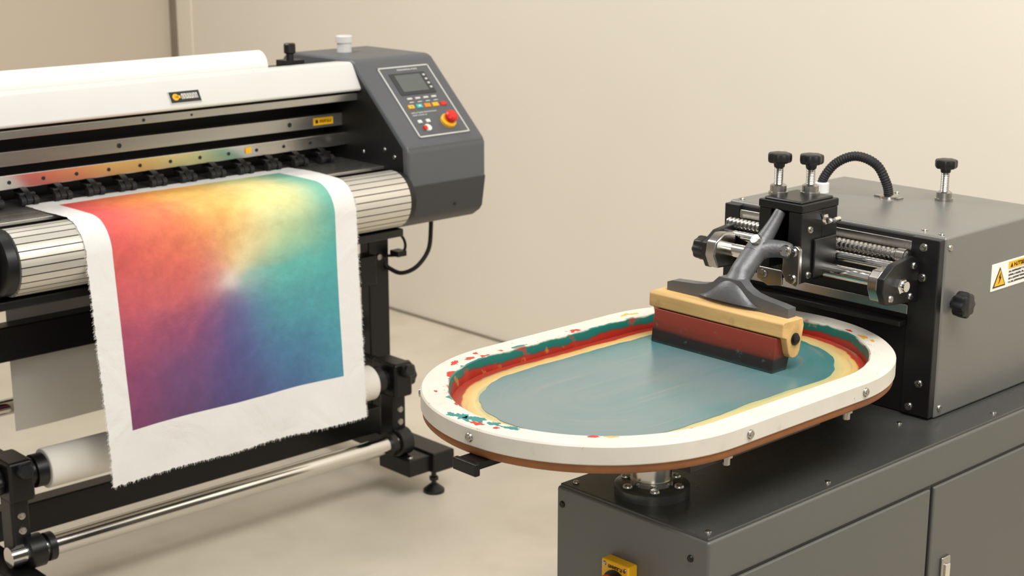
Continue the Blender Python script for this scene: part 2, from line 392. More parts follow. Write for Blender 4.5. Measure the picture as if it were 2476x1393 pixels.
for (u,v) in ((.14,.77),(.3,.77)):
    b = B(); b.slab(PF,u,u+.07,v,v+.04,.001,.005); build(b,'membrane_key',M['key'],pd)
b = B(); b.cyl(PF(.25,.885,.001),PF(.25,.885,.007),.0105,seg=20); ws = build(b,'rocker_switch',M['key'],pd)
b = B(); b.slab(PF,.17,.23,.86,.91,.002,.0078); build(b,'switch_mark',M['red'],pd)
EV = (.70,.83)
b = B(); b.tube([PF(*EV,0),PF(*EV,.009),PF(*EV,.012)],[.022,.022,.019],28); build(b,'emergency_stop_collar',M['yellow'],pd)
b = B(); b.tube([PF(*EV,.011),PF(*EV,.016),PF(*EV,.0175),PF(*EV,.028),PF(*EV,.033),PF(*EV,.034)],[.011,.011,.016,.0175,.0135,.005],28); build(b,'emergency_stop_button',M['red'],pd)
b = B(); b.tube([(-3.47,2.61,1.163),(-3.47,2.61,1.19),(-3.47,2.61,1.1905),(-3.47,2.61,1.207),(-3.47,2.61,1.210)],[.020,.020,.0235,.0235,.02],28); build(b,'white_cap',M['white'],pd)
b = B(); b.slab(lambda u,v,h:V((-3.0785+h*.3,u,v)),2.66,2.668,.79,.796,0,.01); build(b,'latch_slot',M['ink'],pd)
b = B(); b.box(-3.52,-3.37,2.34,2.5,1.112,1.140); b.box(-3.47,-3.38,2.31,2.345,1.112,1.15); build(b,'roll_holder',M['blackm'],pr,.004)
b = B(); b.box(-3.47,-3.42,2.385,2.44,1.139,1.160); b.cyl((-3.445,2.412,1.158),(-3.445,2.412,1.178),.010); b.tube([(-3.445,2.412,1.176),(-3.445,2.412,1.179),(-3.445,2.412,1.200),(-3.445,2.412,1.203)],[.013,.0155,.0155,.013],24); build(b,'lever_knob',M['black'],pr)
for y in (2.36,2.47): screw(pr,(-3.40,y,1.14),(0,0,1),.006)
# stand
def leg(yc):
    return build(B().box(-3.352,-3.312,yc-.035,yc+.035,.125,.75),'leg',M['blackm'],pr,.004)
BZ = .160
for yc, sg, off in ((2.59,-1,.09),(1.40,1,.022)):
    leg(yc)
    bar = build(B().box(-3.78,-3.045,yc-.037,yc+.037,.072,.128),'base_bar',M['blackm'],pr,.005)
    for x in (-3.09,-3.73):
        b = B(); b.cyl((x,yc,.02),(x,yc,.075),.007,seg=12); b.tube([(x,yc,.034),(x,yc,.035),(x,yc,.044),(x,yc,.045)],[.011,.013,.013,.011],6)
        b.tube([(x,yc,0),(x,yc,.008),(x,yc,.014),(x,yc,.024)],[.029,.029,.022,.010],28); build(b,'leveling_foot',M['black'],bar)
    yi = yc+sg*off
    b = B(); b.box(-3.20,-3.10,yi-.03,yi+.03,.287,.382); b.box(-3.33,-3.18,yi-.012,yi+.03,.30,.365)
    b.box(-3.18,-3.12,yi-.022,yi+.022,.125,.29); cl = build(b,'roll_clamp',M['blackm'],pr,.008)
    b = B(); b.tube([(-3.15,yi,.334),(-3.15,yi+sg*.045,.334),(-3.15,yi+sg*.047,.334),(-3.15,yi+sg*.072,.334)],[.030,.030,.038,.038],30); build(b,'clamp_chuck',M['black'],cl)
    b = B(); b.lobed((-3.15,yi-sg*.03,.334),(0,-sg,0),.036,.03,8); build(b,'clamp_knob',M['black'],cl)
    b = B(); b.lobed((-3.10,yi,.36),(1,0,.3),.018,.03,6); build(b,'clamp_screw',M['black'],cl)
    screw(cl,(-3.12,yi-sg*.0,.215),(1,0,0),.008); screw(cl,(-3.12,yi,.25),(1,0,0),.008)
    yb = yi + (0 if sg<0 else .022)
    b = B(); b.tube([(-3.12,yb-.02,BZ),(-3.12,yb-.018,BZ),(-3.12,yb+.018,BZ),(-3.12,yb+.02,BZ)],[.034,.038,.038,.034],28)
    b.tube([(-3.12,yb+sg*.028,BZ),(-3.12,yb+sg*.029,BZ),(-3.12,yb+sg*.045,BZ)],[.026,.033,.033],24); b.box(-3.17,-3.12,yb-.018,yb+.018,.12,.16); build(b,'bar_collar',M['black'],pr)
    b = B(); b.box(-3.19,-3.06,min(yi,yc)-.02,max(yi,yc)+.02,.075,.122); build(b,'bracket_plate',M['blackm'],pr,.004)
    screw(pr,(-3.08,yi,.122),(0,0,1),.007)
b = B(); b.cyl((-3.12,1.385,BZ),(-3.12,2.51,BZ),.024,seg=32); build(b,'take_up_bar',M['chrome'],pr)
b = B(); b.cyl((-3.41,1.41,.405),(-3.41,2.58,.405),.020,seg=28); build(b,'support_bar',M['chrome'],pr)
b = B(); b.box(-3.345,-3.295,1.43,2.57,.55,.632); build(b,'cross_beam',M['blackm'],pr,.004)
b = B(); b.box(-3.34,-3.29,1.43,2.57,.125,.20); build(b,'cross_beam',M['blackm'],pr,.004)
for z in (.62,.70): screw(pr,(-3.312,2.59,z),(1,0,0),.008)
def spline(P, n):
    P = [V(p) for p in P]; out = []
    for i in range(len(P)-1):
        p0,p1,p2,p3 = P[max(0,i-1)],P[i],P[i+1],P[min(len(P)-1,i+2)]
        for k in range(n):
            t = k/n
            out.append(.5*((2*p1)+(p2-p0)*t+(2*p0-5*p1+4*p2-p3)*t*t+(3*p1-p0-3*p2+p3)*t**3))
    out.append(P[-1]); return out
b = B(); b.tube(spline([(-3.22,2.70,.748),(-3.22,2.70,.70),(-3.22,2.69,.64),(-3.235,2.66,.595),(-3.27,2.635,.575),(-3.305,2.62,.585),(-3.315,2.61,.60)],8),.006,10); build(b,'cable',M['rubber'],pr)
b = B(); b.tube(spline([(-3.312,2.61,.62),(-3.28,2.64,.625),(-3.27,2.65,.65),(-3.28,2.64,.68),(-3.312,2.61,.685)],6),.004,8); b.box(-3.30,-3.265,2.62,2.65,.622,.637); build(b,'cable_hook',M['black'],pr)

# ------------------------------------------------------------------ media on the printer
def roll(name, label, x, z, y0, y1, r, core):
    t = thing(name,label,'roll',(x,(y0+y1)/2,z-r))
    b = B(); b.tube([(x,y0,z),(x,y0+.002,z),(x,y1-.002,z),(x,y1,z)],[r-.002,r,r,r-.002],48); build(b,'paper',M['paper'] if core=='w' else M['kraft'],t)
    for (a,c) in ((y0-.002,y0+.004),(y1-.004,y1+.002)):
        b = B(); b.cyl((x,a,z),(x,c,z),r*.55,seg=30); build(b,'core',M['kraft'] if core=='w' else M['ink'],t)
    return t
roll('paper_roll','white media roll lying along the printer top behind the glossy front cover',-3.42,1.155,1.30,2.30,.0395,'w')
roll('take_up_roll','off-white take-up roll clamped low between the printer legs behind the printed cloth',-3.15,.334,1.4965,2.426,.046,'k')
b = B()
ny, nz = 24, 20
g = [[b.bm.verts.new((-3.385+.004*math.sin(9*j/ny+1)*(1-i/nz),1.545+.70*j/ny,.350+.409*i/nz)) for j in range(ny+1)] for i in range(nz+1)]
for i in range(nz):
    for j in range(ny): b.face([g[i][j],g[i][j+1],g[i+1][j+1],g[i+1][j]])
tag(build(b,'paper_sheet',M['sheet'],None),'plain grey-white sheet hanging under the printer behind its black cross beam','sheet')

# printed fabric: soft cloudy wedges of colour around a small pale point
GRID = [
 [(218,62,72),(236,122,64),(244,176,68),(186,202,136),(62,160,146)],
 [(220,70,74),(238,130,66),(246,196,92),(244,226,150),(88,184,166)],
 [(216,78,74),(232,126,74),(242,186,92),(216,220,148),(80,178,166)],
 [(206,80,80),(222,116,88),(226,172,120),(140,200,162),(66,168,164)],
 [(188,74,88),(196,98,102),(190,158,160),(86,172,170),(60,160,160)],
 [(156,58,98),(140,68,112),(96,82,138),(68,134,162),(58,152,160)],
 [(130,48,98),(100,58,112),(68,66,130),(60,108,156),(58,142,162)],
 [(112,40,90),(80,48,100),(62,56,116),(58,94,146),(58,132,160)]]
ROWV = [0,.14,.30,.43,.56,.70,.85,1]
ANG = [(-180,(210,84,82)),(-150,(222,86,76)),(-118,(236,128,72)),(-94,(242,172,88)),(-72,(246,206,122)),(-47,(244,232,164)),(-30,(182,214,162)),(-8,(90,186,172)),(25,(62,160,164)),(52,(62,132,164)),(75,(70,96,150)),(100,(82,68,132)),(128,(128,60,114)),(158,(182,74,96)),(180,(210,84,82))]
def mixc(a,b,t): return tuple(x+(y-x)*t for x,y in zip(a,b))
def pcol(u,v):
    nx_ = noise.fractal(V((u*2.6,v*3.2,1.7)),1.1,2.0,4); ny_ = noise.fractal(V((u*2.6+9,v*3.2,4.2)),1.1,2.0,4)
    fine = noise.fractal(V((u*16,v*20,3.3)),.8,2.0,5)
    uu = min(.9999,max(0,u+.03*nx_)); vv = min(1,max(0,v+.03*ny_))
    i = 0
    while i < 6 and vv > ROWV[i+1]: i += 1
    t = min(1,max(0,(vv-ROWV[i])/(ROWV[i+1]-ROWV[i]))); t = t*t*(3-2*t)
    k = min(3,int(uu*4)); s = uu*4-k; s = s*s*(3-2*s)
    a = [lin(GRID[i+p][k+q]) for p in (0,1) for q in (0,1)]
    base = mixc(mixc(a[0],a[1],s),mixc(a[2],a[3],s),t)
    dx, dy = (u-.485)*.60, (v-.562)*.74
    r = math.hypot(dx,dy); an = math.degrees(math.atan2(dy,dx))
    ca_n, sa_n = math.cos(math.radians(an)), math.sin(math.radians(an))
    ray = noise.fractal(V((ca_n*1.8,sa_n*1.8,.6)),1,2,3)
    an += 16*nx_+5*ray+4*fine
    if an > 180: an -= 360
    if an < -180: an += 360
    for q in range(len(ANG)-1):
        if an <= ANG[q+1][0]:
            f = (an-ANG[q][0])/(ANG[q+1][0]-ANG[q][0]); rad = mixc(lin(ANG[q][1]),lin(ANG[q+1][1]),f); break
    c = mixc(base,rad,.70*math.exp(-(r/.30)**2)*min(1,r/.035))
    up = 1 if dy < .01 else max(.25,1-(dy-.01)/.05)
    w = up*(.30*math.exp(-(r/.026)**2)+.30*math.exp(-((dx/.065)**2+(dy/.085)**2)))
    c = mixc(c,lin((236,226,212)),min(1,w))
    ml = 1+.09*fine+.06*ny_+.06*ray*min(1,r/.08)
    c = mixc(c,lin((206,196,186)),.05)
    return tuple(x*ml for x in c)
FR = RR+.0025
L0 = .205; LA = FR*PI/2; LH = .522
def fpath(s):
    if s < L0: return (-3.305+s, RZ+FR)
    if s < L0+LA:
        a = PI/2-(s-L0)/FR; return (RX+FR*math.cos(a), RZ+FR*math.sin(a))
    t = s-L0-LA; return (RX+FR+.030*t, RZ-t)
STOT = L0+LA+LH
sp0 = .048; sp1 = L0+LA+(RZ-.425)
fy0,fy1,py0,py1 = 1.573,2.298,1.634,2.234
ys = [fy0,fy0+.003]+[fy0+.003+(py0-fy0-.003)*i/10 for i in range(1,10)]+[py0+(py1-py0)*i/110 for i in range(110)]+[py1+(fy1-.003-py1)*i/10 for i in range(11)]+[fy1]
ss = [sp0*i/12 for i in range(12)]+[sp0+(sp1-sp0)*i/170 for i in range(170)]+[sp1+(STOT-.004-sp1)*i/30 for i in range(31)]+[STOT]
b = B(); vs = []
wl = wr = 0
for i,s in enumerate(ss):
    row = []
    hang = max(0,(s-L0-LA)/LH)
    wl = .6*wl+random.uniform(-.0008,.0008); wr = .6*wr+random.uniform(-.0008,.0008)
    for j,y in enumerate(ys):
        x,z = fpath(s)
        yy = y + .016*hang*(1-(y-fy0)/(fy1-fy0))
        if j == 0: yy += wl+random.uniform(-.0014,.0006)
        if j == len(ys)-1: yy += wr+random.uniform(-.0006,.0014)
        x += hang*(.006*math.sin(7.5*y+1.0+2*hang)+.004*math.sin(19*y+3*hang)+.006*noise.fractal(V((y*5,s*4,2)),1,2,3))
        if s < L0: z += .0035*max(0,math.sin(11*y+14*s))*(1 if y<1.63 or y>2.24 else .3)*min(1,s/.06)
        if i == len(ss)-1: z += random.uniform(-.0025,.002)
        row.append(b.bm.verts.new((x,yy,z)))
    vs.append(row)
for i in range(len(ss)-1):
    for j in range(len(ys)-1): b.face([vs[i][j],vs[i][j+1],vs[i+1][j+1],vs[i+1][j]])
edges = []
for i in range(60,len(ss)-1):
    edges.append((vs[i][0].co.copy(),V((0,-1,-.35)))); edges.append((vs[i][-1].co.copy(),V((0,1,-.35))))
for j in range(len(ys)): edges.append((vs[-1][j].co.copy(),V((0,0,-1))))
nJ = len(ys)-1
fm = bpy.data.materials.new('printed_cotton'); fm.use_nodes = True; nt = fm.node_tree; p = nt.nodes['Principled BSDF']
at = nd(nt,'ShaderNodeVertexColor'); at.layer_name = 'print_colour'
tc = nd(nt,'ShaderNodeTexCoord'); n1 = nd(nt,'ShaderNodeTexNoise'); n1.inputs['Scale'].default_value = 60; n1.inputs['Detail'].default_value = 8; n1.inputs['Roughness'].default_value = .7
nt.links.new(tc.outputs['Object'],n1.inputs['Vector'])
hsv = nd(nt,'ShaderNodeSeparateColor',mode='HSV'); nt.links.new(at.outputs['Color'],hsv.inputs[0])
mr = nd(nt,'ShaderNodeMapRange'); mr.inputs['From Min'].default_value=.28; mr.inputs['From Max'].default_value=.72; mr.inputs['To Min'].default_value=-.12; mr.inputs['To Max'].default_value=.12
nt.links.new(n1.outputs['Fac'],mr.inputs['Value'])
ml = nd(nt,'ShaderNodeMath',operation='MULTIPLY'); nt.links.new(mr.outputs[0],ml.inputs[0]); nt.links.new(hsv.outputs[1],ml.inputs[1])
pl1 = nd(nt,'ShaderNodeMath',operation='ADD'); nt.links.new(ml.outputs[0],pl1.inputs[0]); pl1.inputs[1].default_value=1
mx = nd(nt,'ShaderNodeVectorMath',operation='SCALE'); nt.links.new(at.outputs['Color'],mx.inputs[0]); nt.links.new(pl1.outputs[0],mx.inputs['Scale'])
nt.links.new(mx.outputs[0],p.inputs['Base Color']); p.inputs['Roughness'].default_value=.8
n2 = nd(nt,'ShaderNodeTexNoise'); n2.inputs['Scale'].default_value=350; nt.links.new(tc.outputs['Object'],n2.inputs['Vector'])
bp = nd(nt,'ShaderNodeBump'); bp.inputs['Strength'].default_value=.3; bp.inputs['Distance'].default_value=.002; nt.links.new(n2.outputs['Fac'],bp.inputs['Height'])
n4 = nd(nt,'ShaderNodeTexNoise'); n4.inputs['Scale'].default_value=7; n4.inputs['Detail'].default_value=4; n4.inputs['Distortion'].default_value=.8; nt.links.new(tc.outputs['Object'],n4.inputs['Vector'])
bp2 = nd(nt,'ShaderNodeBump'); bp2.inputs['Strength'].default_value=.45; bp2.inputs['Distance'].default_value=.02; nt.links.new(n4.outputs['Fac'],bp2.inputs['Height']); nt.links.new(bp.outputs[0],bp2.inputs['Normal'])
nt.links.new(bp2.outputs[0],p.inputs['Normal'])
fab = build(b,'printed_fabric',fm,None,ang=80)
me = fab.data; ca = me.color_attributes.new('print_colour','FLOAT_COLOR','CORNER')
W = lin((233,232,229))
nR = len(ys)
cache = {}
for pidx, pl_ in enumerate(me.polygons):
    i, j = divmod(pidx, nJ)
    sc_ = (ss[i]+ss[i+1])/2; yc = (ys[j]+ys[j+1])/2
    inside = sp0 < sc_ < sp1 and py0 < yc < py1
    for li in pl_.loop_indices:
        vi = me.loops[li].vertex_index
        if inside:
            if vi not in cache:
                r_, c_ = divmod(vi, nR); cache[vi] = pcol((ys[c_]-py0)/(py1-py0),(ss[r_]-sp0)/(sp1-sp0))
            col = cache[vi]
        else: col = W
        ca.data[li].color = (*col,1)
tag(fab,'white cotton cloth with frayed edges and a rainbow gradient print, draped over the feed roller','fabric')
b = B()
M['thread'] = mat('white_thread',(236,234,230),.8)
for (q,d) in edges:
    for k in range(2):
        L = random.uniform(.002,.006); e = q+V((0,random.uniform(-.002,.002),random.uniform(-.001,.001)))
        dd = (d+V((random.uniform(-.3,.3),random.uniform(-.5,.5),random.uniform(-.5,.3)))).normalized()
        m_ = e+dd*L*.5+V((random.uniform(-.0006,.0006),0,0)); t_ = e+dd*L+V((0,0,-.0008))
        b.tube([e-dd*.001,m_,t_],[.0004,.00035,.0002],4)
fr = build(b,'frayed_threads',M['thread'],fab); fr['kind'] = 'stuff'

# ------------------------------------------------------------------ cabinet
CT = .70
cb = thing('machine_cabinet','dark grey steel cabinet with flush doors and a yellow stop switch, carrying the oval screen','cabinet',(-1.5,2.2,0))
poly = [(-1.327,1.62),(-1.635,1.62),(-1.635,2.22),(-1.885,2.22),(-1.885,2.95),(-1.327,2.95)]
build(B().prism(poly,'z',0,CT-.004),'body',M['cabgrey'],cb,.005)
pin = [(-1.331,1.624),(-1.631,1.624),(-1.631,2.224),(-1.881,2.224),(-1.881,2.946),(-1.331,2.946)]
build(B().prism(pin,'z',CT-.01,CT),'top_plate',M['cabtop'],cb,.002)
FX = -1.327
def door(y0,y1,z0,z1,name):
    build(B().box(FX-.004,FX+.0012,y0-.004,y1+.004,z0-.004,z1+.004),'door_gap',M['ink'],cb)
    return build(B().box(FX-.004,FX+.006,y0,y1,z0,z1),name,M['cabgrey'],cb,.003)
d1 = door(1.668,2.188,.06,.626,'door')
d2 = door(2.200,2.72,.06,.626,'door')
for dd,y,z in ((d2,2.245,.45),(d1,2.135,.42)):
    b = B(); b.box(FX+.005,FX+.012,y-.013,y+.013,z-.035,z+.04); h = build(b,'handle',M['screw'],dd,.003)
    b = B(); b.box(FX+.011,FX+.016,y-.007,y+.007,z-.02,z+.028); build(b,'latch',M['chrome'],dd,.002)
screw(d1,(FX+.006,1.69,.605),(1,0,0),.004)
for (x,y) in ((-1.615,1.643),(-1.348,1.643),(-1.348,1.93),(-1.348,2.42),(-1.37,2.62),(-1.61,2.0),(-1.43,2.25)): screw(cb,(x,y,CT),(0,0,1),.0045)
for (x,z) in ((-1.622,.668),(-1.36,.662)): screw(cb,(x,1.62,z),(0,-1,0),.0045,'blackm')
PX,PY = -1.508,1.70
b = B(); b.tube([(PX,PY,CT),(PX,PY,CT+.014),(PX,PY,CT+.017)],[.058,.058,.054],44); fl = build(b,'post_flange',M['cabtop'],cb)
for k in range(6):
    a = k*PI/3+.3; screw(fl,(PX+.045*math.cos(a),PY+.045*math.sin(a),CT+.017),(0,0,1),.0065)
b = B(); b.tube([(PX,PY,CT+.015),(PX,PY,CT+.024),(PX,PY,CT+.0245),(PX,PY,.795)],[.034,.034,.030,.030],40); build(b,'support_post',M['steel'],cb)
es = build(B().box(-1.518,-1.462,1.600,1.621,.555,.619),'emergency_stop_box',M['yellow'],cb,.003)
b = B(); b.tube([(-1.488,1.60,.583),(-1.488,1.588,.583),(-1.488,1.586,.583),(-1.488,1.572,.583),(-1.488,1.566,.583)],[.013,.013,.021,.021,.014],26); build(b,'emergency_stop_button',M['red'],es)
b = B(); b.cyl((-1.488,1.601,.583),(-1.488,1.597,.583),.024,seg=26); build(b,'button_surround',M['ink'],es)
def EF(u,v,h): return V((u,1.6-h,v))
b = B(); glyphs(b,EF,-1.503,-1.474,.608,.613,6,-.001,.0006); build(b,'switch_lettering',M['ink'],es)
screw(es,(-1.511,1.60,.612),(0,-1,0),.003); screw(es,(-1.469,1.60,.612),(0,-1,0),.003)

# ------------------------------------------------------------------ oval screen
sc = thing('printing_screen','oval printing screen with a worn cream frame, smeared with teal, red and yellow ink','screen',(OX,OY,.795))
def oval(w, N=96):
    r = OR-w; out = []
    half = N//2
    for i in range(half+1):
        t = PI*i/half; out.append((OX+r*math.cos(t),OY+OH+r*math.sin(t)))
    for k in range(1,24): out.append((OX-r, OY+OH-2*OH*k/24))
    for i in range(half+1):
        t = PI+PI*i/half; out.append((OX+r*math.cos(t),OY-OH+r*math.sin(t)))
    for k in range(1,24): out.append((OX+r, OY-OH+2*OH*k/24))
    return out
def ring(b, profile, mis):
    rings = []
    for (w,z) in profile: rings.append([b.bm.verts.new((x,y,z)) for x,y in oval(w)])
    m = len(profile); N = len(rings[0])
    for k in range(m):
        for i in range(N):
            b.face([rings[k][i],rings[k][(i+1)%N],rings[(k+1)%m][(i+1)%N],rings[(k+1)%m][i]],mis[k])
M['bands'] = zband('ink_smeared_wall',[(0,(140,28,22)),(.42,(156,36,26)),(.48,(90,60,50)),(.54,(24,96,88)),(.84,(20,108,98)),(.90,(30,110,100)),(1,(206,200,186))],-.0148,.0152,.8,16,.35)
overlay(M['bands'], 26, .58, .66, 220, (166,46,32))
overlay(M['bands'], 34, .66, .72, 180, (196,150,74), off=(4,4,1))
b = B(); ring(b,[(.002,.8205),(0,.8225),(0,.8475),(.0025,.850),(.041,.850),(.0435,.8485),(.049,.8225),(.049,.8205)],[0,0,0,0,1,1,0,0])
build(b,'frame',[M['rim'],M['bands']],sc,ang=22)
b = B(); ring(b,[(.006,.807),(.003,.810),(.003,.818),(.005,.8206),(.07,.8206),(.07,.807)],[0]*6); build(b,'under_board',M['board'],sc,ang=50)
mm = bpy.data.materials.new('screen_mesh'); mm.use_nodes = True; nt = mm.node_tree; p = nt.nodes['Principled BSDF']
tc = nd(nt,'ShaderNodeTexCoord'); sx, ln = stadium_len(nt, tc)
nn = nd(nt,'ShaderNodeTexNoise'); nn.inputs['Scale'].default_value = 14; nn.inputs['Detail'].default_value = 6; nt.links.new(tc.outputs['Object'],nn.inputs['Vector'])
dv = nd(nt,'ShaderNodeMath',operation='DIVIDE'); nt.links.new(ln,dv.inputs[0]); dv.inputs[1].default_value = OR-.05
ma = nd(nt,'ShaderNodeMath',operation='MULTIPLY_ADD'); ma.inputs[1].default_value=.10; nt.links.new(nn.outputs['Fac'],ma.inputs[0]); nt.links.new(dv.outputs[0],ma.inputs[2])
rr = ramp(nt,[(.82,(174,174,128)),(.90,(206,184,124)),(.985,(208,164,98)),(1.0,(160,54,36))])
nt.links.new(ma.outputs[0],rr.inputs['Fac']); nt.links.new(rr.outputs['Color'],p.inputs['Base Color']); p.inputs['Roughness'].default_value=.35
overlay(mm, 70, .58, .68, 170, (208,122,72), contour=True)
overlay(mm, 95, .60, .68, 160, (120,146,122), off=(2,5,1), contour=True)
MZ = .8250
b = B(); b.prism(oval(.0475),'z',.8208,MZ); build(b,'screen_mesh',mm,sc)
b = B(); pts = []
o0 = oval(.094)
for i,(x,y) in enumerate(o0):
    nz_ = noise.fractal(V((x*12,y*12,.5)),.9,2,5)
    k = 1+.026*nz_+random.uniform(-.001,.001)
    pts.append((OX-.009+(x-OX)*k, OY+.005+(y-OY)*k))
b.prism(pts,'z',MZ-.0005,MZ+.0009); build(b,'teal_ink',M['tealink'],sc)
for nm,col in (('sp_teal',(24,128,124)),('sp_red',(196,40,30)),('sp_gold',(232,170,50))):
    M[nm] = mat(nm+'_paint',col,.35,var=.08,scale=30)
def blob(b,x,y,r,st=1,ang=0):
    n = 30; ps = []
    o_ = V((random.uniform(0,50),random.uniform(0,50),0))
    for i in range(n):
        a = 2*PI*i/n; q = r*(1+.9*noise.fractal(o_+V((math.cos(a)*1.3,math.sin(a)*1.3,0)),.7,2,4))
        u,v = q*math.cos(a)*st, q*math.sin(a)
        ps.append((x+u*math.cos(ang)-v*math.sin(ang), y+u*math.sin(ang)+v*math.cos(ang)))
    b.prism(ps,'z',ZS-.0006,ZS+.0005)
def rimpt(t,w):
    r = OR-w; c,s = math.cos(t),math.sin(t)
    return OX+r*c, OY+(OH if s>0 else -OH)+r*s
# degrees round the end centres: 270 = left end of the picture, 0 = near side, 180 = far side, 90 = right end
spl = {'sp_teal':[(263,.020,.011,1.6),(268,.030,.010,1.9),(276,.033,.007,2.2),(283,.034,.006,2.6),(259,.012,.007,1.3)],
       'sp_red':[(272,.018,.007,1.8),(279,.022,.004,1.3),(200,.022,.007,2.2),(192,.028,.005,2),(312,.038,.004,2.4),(70,.034,.004,1.8),(186,.018,.004,1.4)],
       'sp_gold':[(176,.022,.004,3),(172,.026,.0035,3.4),(318,.038,.003,3),(60,.030,.006,2.6),(54,.024,.004,2.4)]}
for k,L in spl.items():
    for (t,w,r,st) in L:
        x,y = rimpt(math.radians(t),w); b = B(); blob(b,x,y,r*.85,st,math.radians(t)+PI/2+random.uniform(-.4,.4)); build(b,'ink_splatter',M[k],sc)
for (x,y,n) in ((*rimpt(math.radians(272),0),(.035,-1,0)),(OX+OR,1.7175,(1,0,0)),(OX+OR,2.004,(1,0,0)),(*rimpt(math.radians(60),0),(.5,.87,0)),(*rimpt(math.radians(225),0),(-.7,-.7,0))):
    screw(sc,(x,y,.834),n,.006)
for (x,y) in (rimpt(math.radians(271),.02),(OX+OR-.02,1.69),(OX+OR-.02,1.985)):
    b = B(); b.tube([(x,y,.808),(x,y,.8),(x,y,.7995),(x,y,.789)],[.009,.009,.0055,.0055],6); build(b,'clamp_bolt',M['screw'],sc)
b = B(); b.box(-1.612,-1.572,1.395,2.2,.795,.8068); b.box(-1.617,-1.567,1.390,1.40,.788,.8068); build(b,'support_rail',M['blackm'],sc,.002)
b = B(); b.box(-1.392,-1.366,1.62,1.93,.790,.8068); build(b,'support_rail',M['blackm'],sc,.002)
b = B(); b.box(-1.62,-1.37,1.66,1.75,.795,.8065); build(b,'cross_plate',M['blackm'],sc,.002)

# ------------------------------------------------------------------ print head unit
hd = thing('print_head_unit','grey metal box with star knobs, chrome rods and a black hose, standing on the cabinet','machine',(-1.63,2.49,CT))
HX0,HX1,HY0,HY1,HZ = -1.871,-1.400,2.312,2.68,1.024
build(B().box(HX0,HX1,HY0,HY1,CT+.0005,HZ),'housing',M['boxgrey'],hd,.005,seg=3)
FY = 2.296
b = B(); b.box(HX0+.004,-1.455,FY+.008,HY0+.002,CT+.002,1.018); build(b,'front_recess',M['inner'],hd)
b = B(); b.box(-1.458,-1.402,FY,HY0+.001,CT+.004,1.021); build(b,'side_plate',M['black'],hd,.002)
b = B(); b.box(-1.869,-1.835,FY,HY0+.001,CT+.004,1.020); build(b,'side_plate',M['black'],hd,.002)
b = B(); b.box(-1.835,-1.458,FY+.002,HY0,.995,1.012); build(b,'top_strip',M['screw'],hd,.002)
b = B(); b.box(-1.835,-1.458,FY+.002,HY0,.880,.898); build(b,'lower_strip',M['screw'],hd,.002)
b = B(); b.box(-1.835,-1.458,FY-.02,HY0,.862,.872); build(b,'lower_ledge',M['black'],hd,.002)
for (x,z) in ((-1.432,1.005),(-1.432,.952),(-1.425,.763),(-1.442,.718),(-1.853,.985),(-1.853,.95)): screw(hd,(x,FY,z),(0,-1,0),.0065)
for (x,y) in ((-1.42,2.33),(-1.855,2.33),(-1.69,2.60),(-1.46,2.34)): screw(hd,(x,y,HZ),(0,0,1),.005)
for (y,z) in ((2.326,1.005),(2.326,.718)): screw(hd,(HX1,y,z),(1,0,0),.005)
RY1, RZ1 = 2.222, .953
b = B(); b.cyl((-1.822,RY1,RZ1),(-1.44,RY1,RZ1),.0125,seg=28); build(b,'guide_rod',M['chrome'],hd)
b = B(); b.cyl((-1.822,2.258,.972),(-1.44,2.258,.972),.009,seg=24); build(b,'guide_rod',M['chrome'],hd)
b = B(); n = 170; P = [(-1.84+.39*i/n,2.276,.9885) for i in range(n+1)]; b.tube(P,[.0085 if (i//2)%2 else .0115 for i in range(n+1)],16); build(b,'lead_screw',M['screw'],hd)
b = B(); b.cyl((-1.468,2.276,.9885),(-1.452,2.276,.9885),.0135,seg=22); build(b,'screw_collar',M['screw'],hd)
pl_ = [(2.188,.942),(2.20,.918),(2.30,.908),(2.30,.978),(2.275,.992),(2.22,.985),(2.19,.965)]
b = B(); b.prism(pl_,'x',-1.452,-1.438); br = build(b,'end_bracket',M['black'],hd,.002)
b = B(); b.prism([(2.190,.945),(2.200,.922),(2.236,.918),(2.236,.976),(2.205,.975),(2.192,.964)],'x',-1.472,-1.451); build(b,'bearing_block',M['screw'],br,.003)
b = B(); b.tube([(-1.439,2.235,.948),(-1.430,2.235,.948),(-1.428,2.235,.948)],[.0145,.0145,.012],6); b.cyl((-1.429,2.235,.948),(-1.422,2.235,.948),.009,seg=16); build(b,'end_nut',M['chrome'],br)
for (y,z) in ((2.212,.928),(2.278,.975),(2.272,.922)): screw(br,(-1.438,y,z),(1,0,0),.0055)
b = B(); b.prism(pl_,'x',-1.834,-1.820); bl = build(b,'end_bracket',M['black'],hd,.002)
b = B(); b.prism([(2.183,.945),(2.195,.920),(2.245,.918),(2.245,.982),(2.21,.984),(2.188,.97)],'x',-1.822,-1.798); build(b,'bearing_block',M['screw'],bl,.004)
b = B(); b.lobed((-1.833,RY1-.012,RZ1-.004),(-1,0,0),.023,.026,8); build(b,'end_knob',M['black'],bl)
b = B(); KX0,KX1,KY0,KY1 = -1.674,-1.582,2.15,2.254
b.box(KX0,-1.648,KY0,2.21,.955,1.062); b.box(-1.610,KX1,KY0,2.21,.937,1.062); b.box(KX0,KX1,2.208,KY1,.937,1.062)
b.box(KX0-.001,KX1+.001,KY0-.001,KY1+.001,1.0615,1.076); b.box(KX0+.006,KX1-.006,KY0+.006,KY1-.006,1.075,1.080)
ca_ = build(b,'carriage',M['blackm'],hd,.0025)
b = B(); b.prism([(-1.612,1.0),(-1.612,.955),(-1.604,.940),(-1.582,.934),(-1.577,.94),(-1.577,1.0),(-1.585,1.006)],'y',2.141,2.1505); build(b,'clamp_plate',M['screw'],ca_,.002)
for (x,z) in ((-1.590,.994),(-1.590,.947)): screw(ca_,(x,2.141,z),(0,-1,0),.0075)
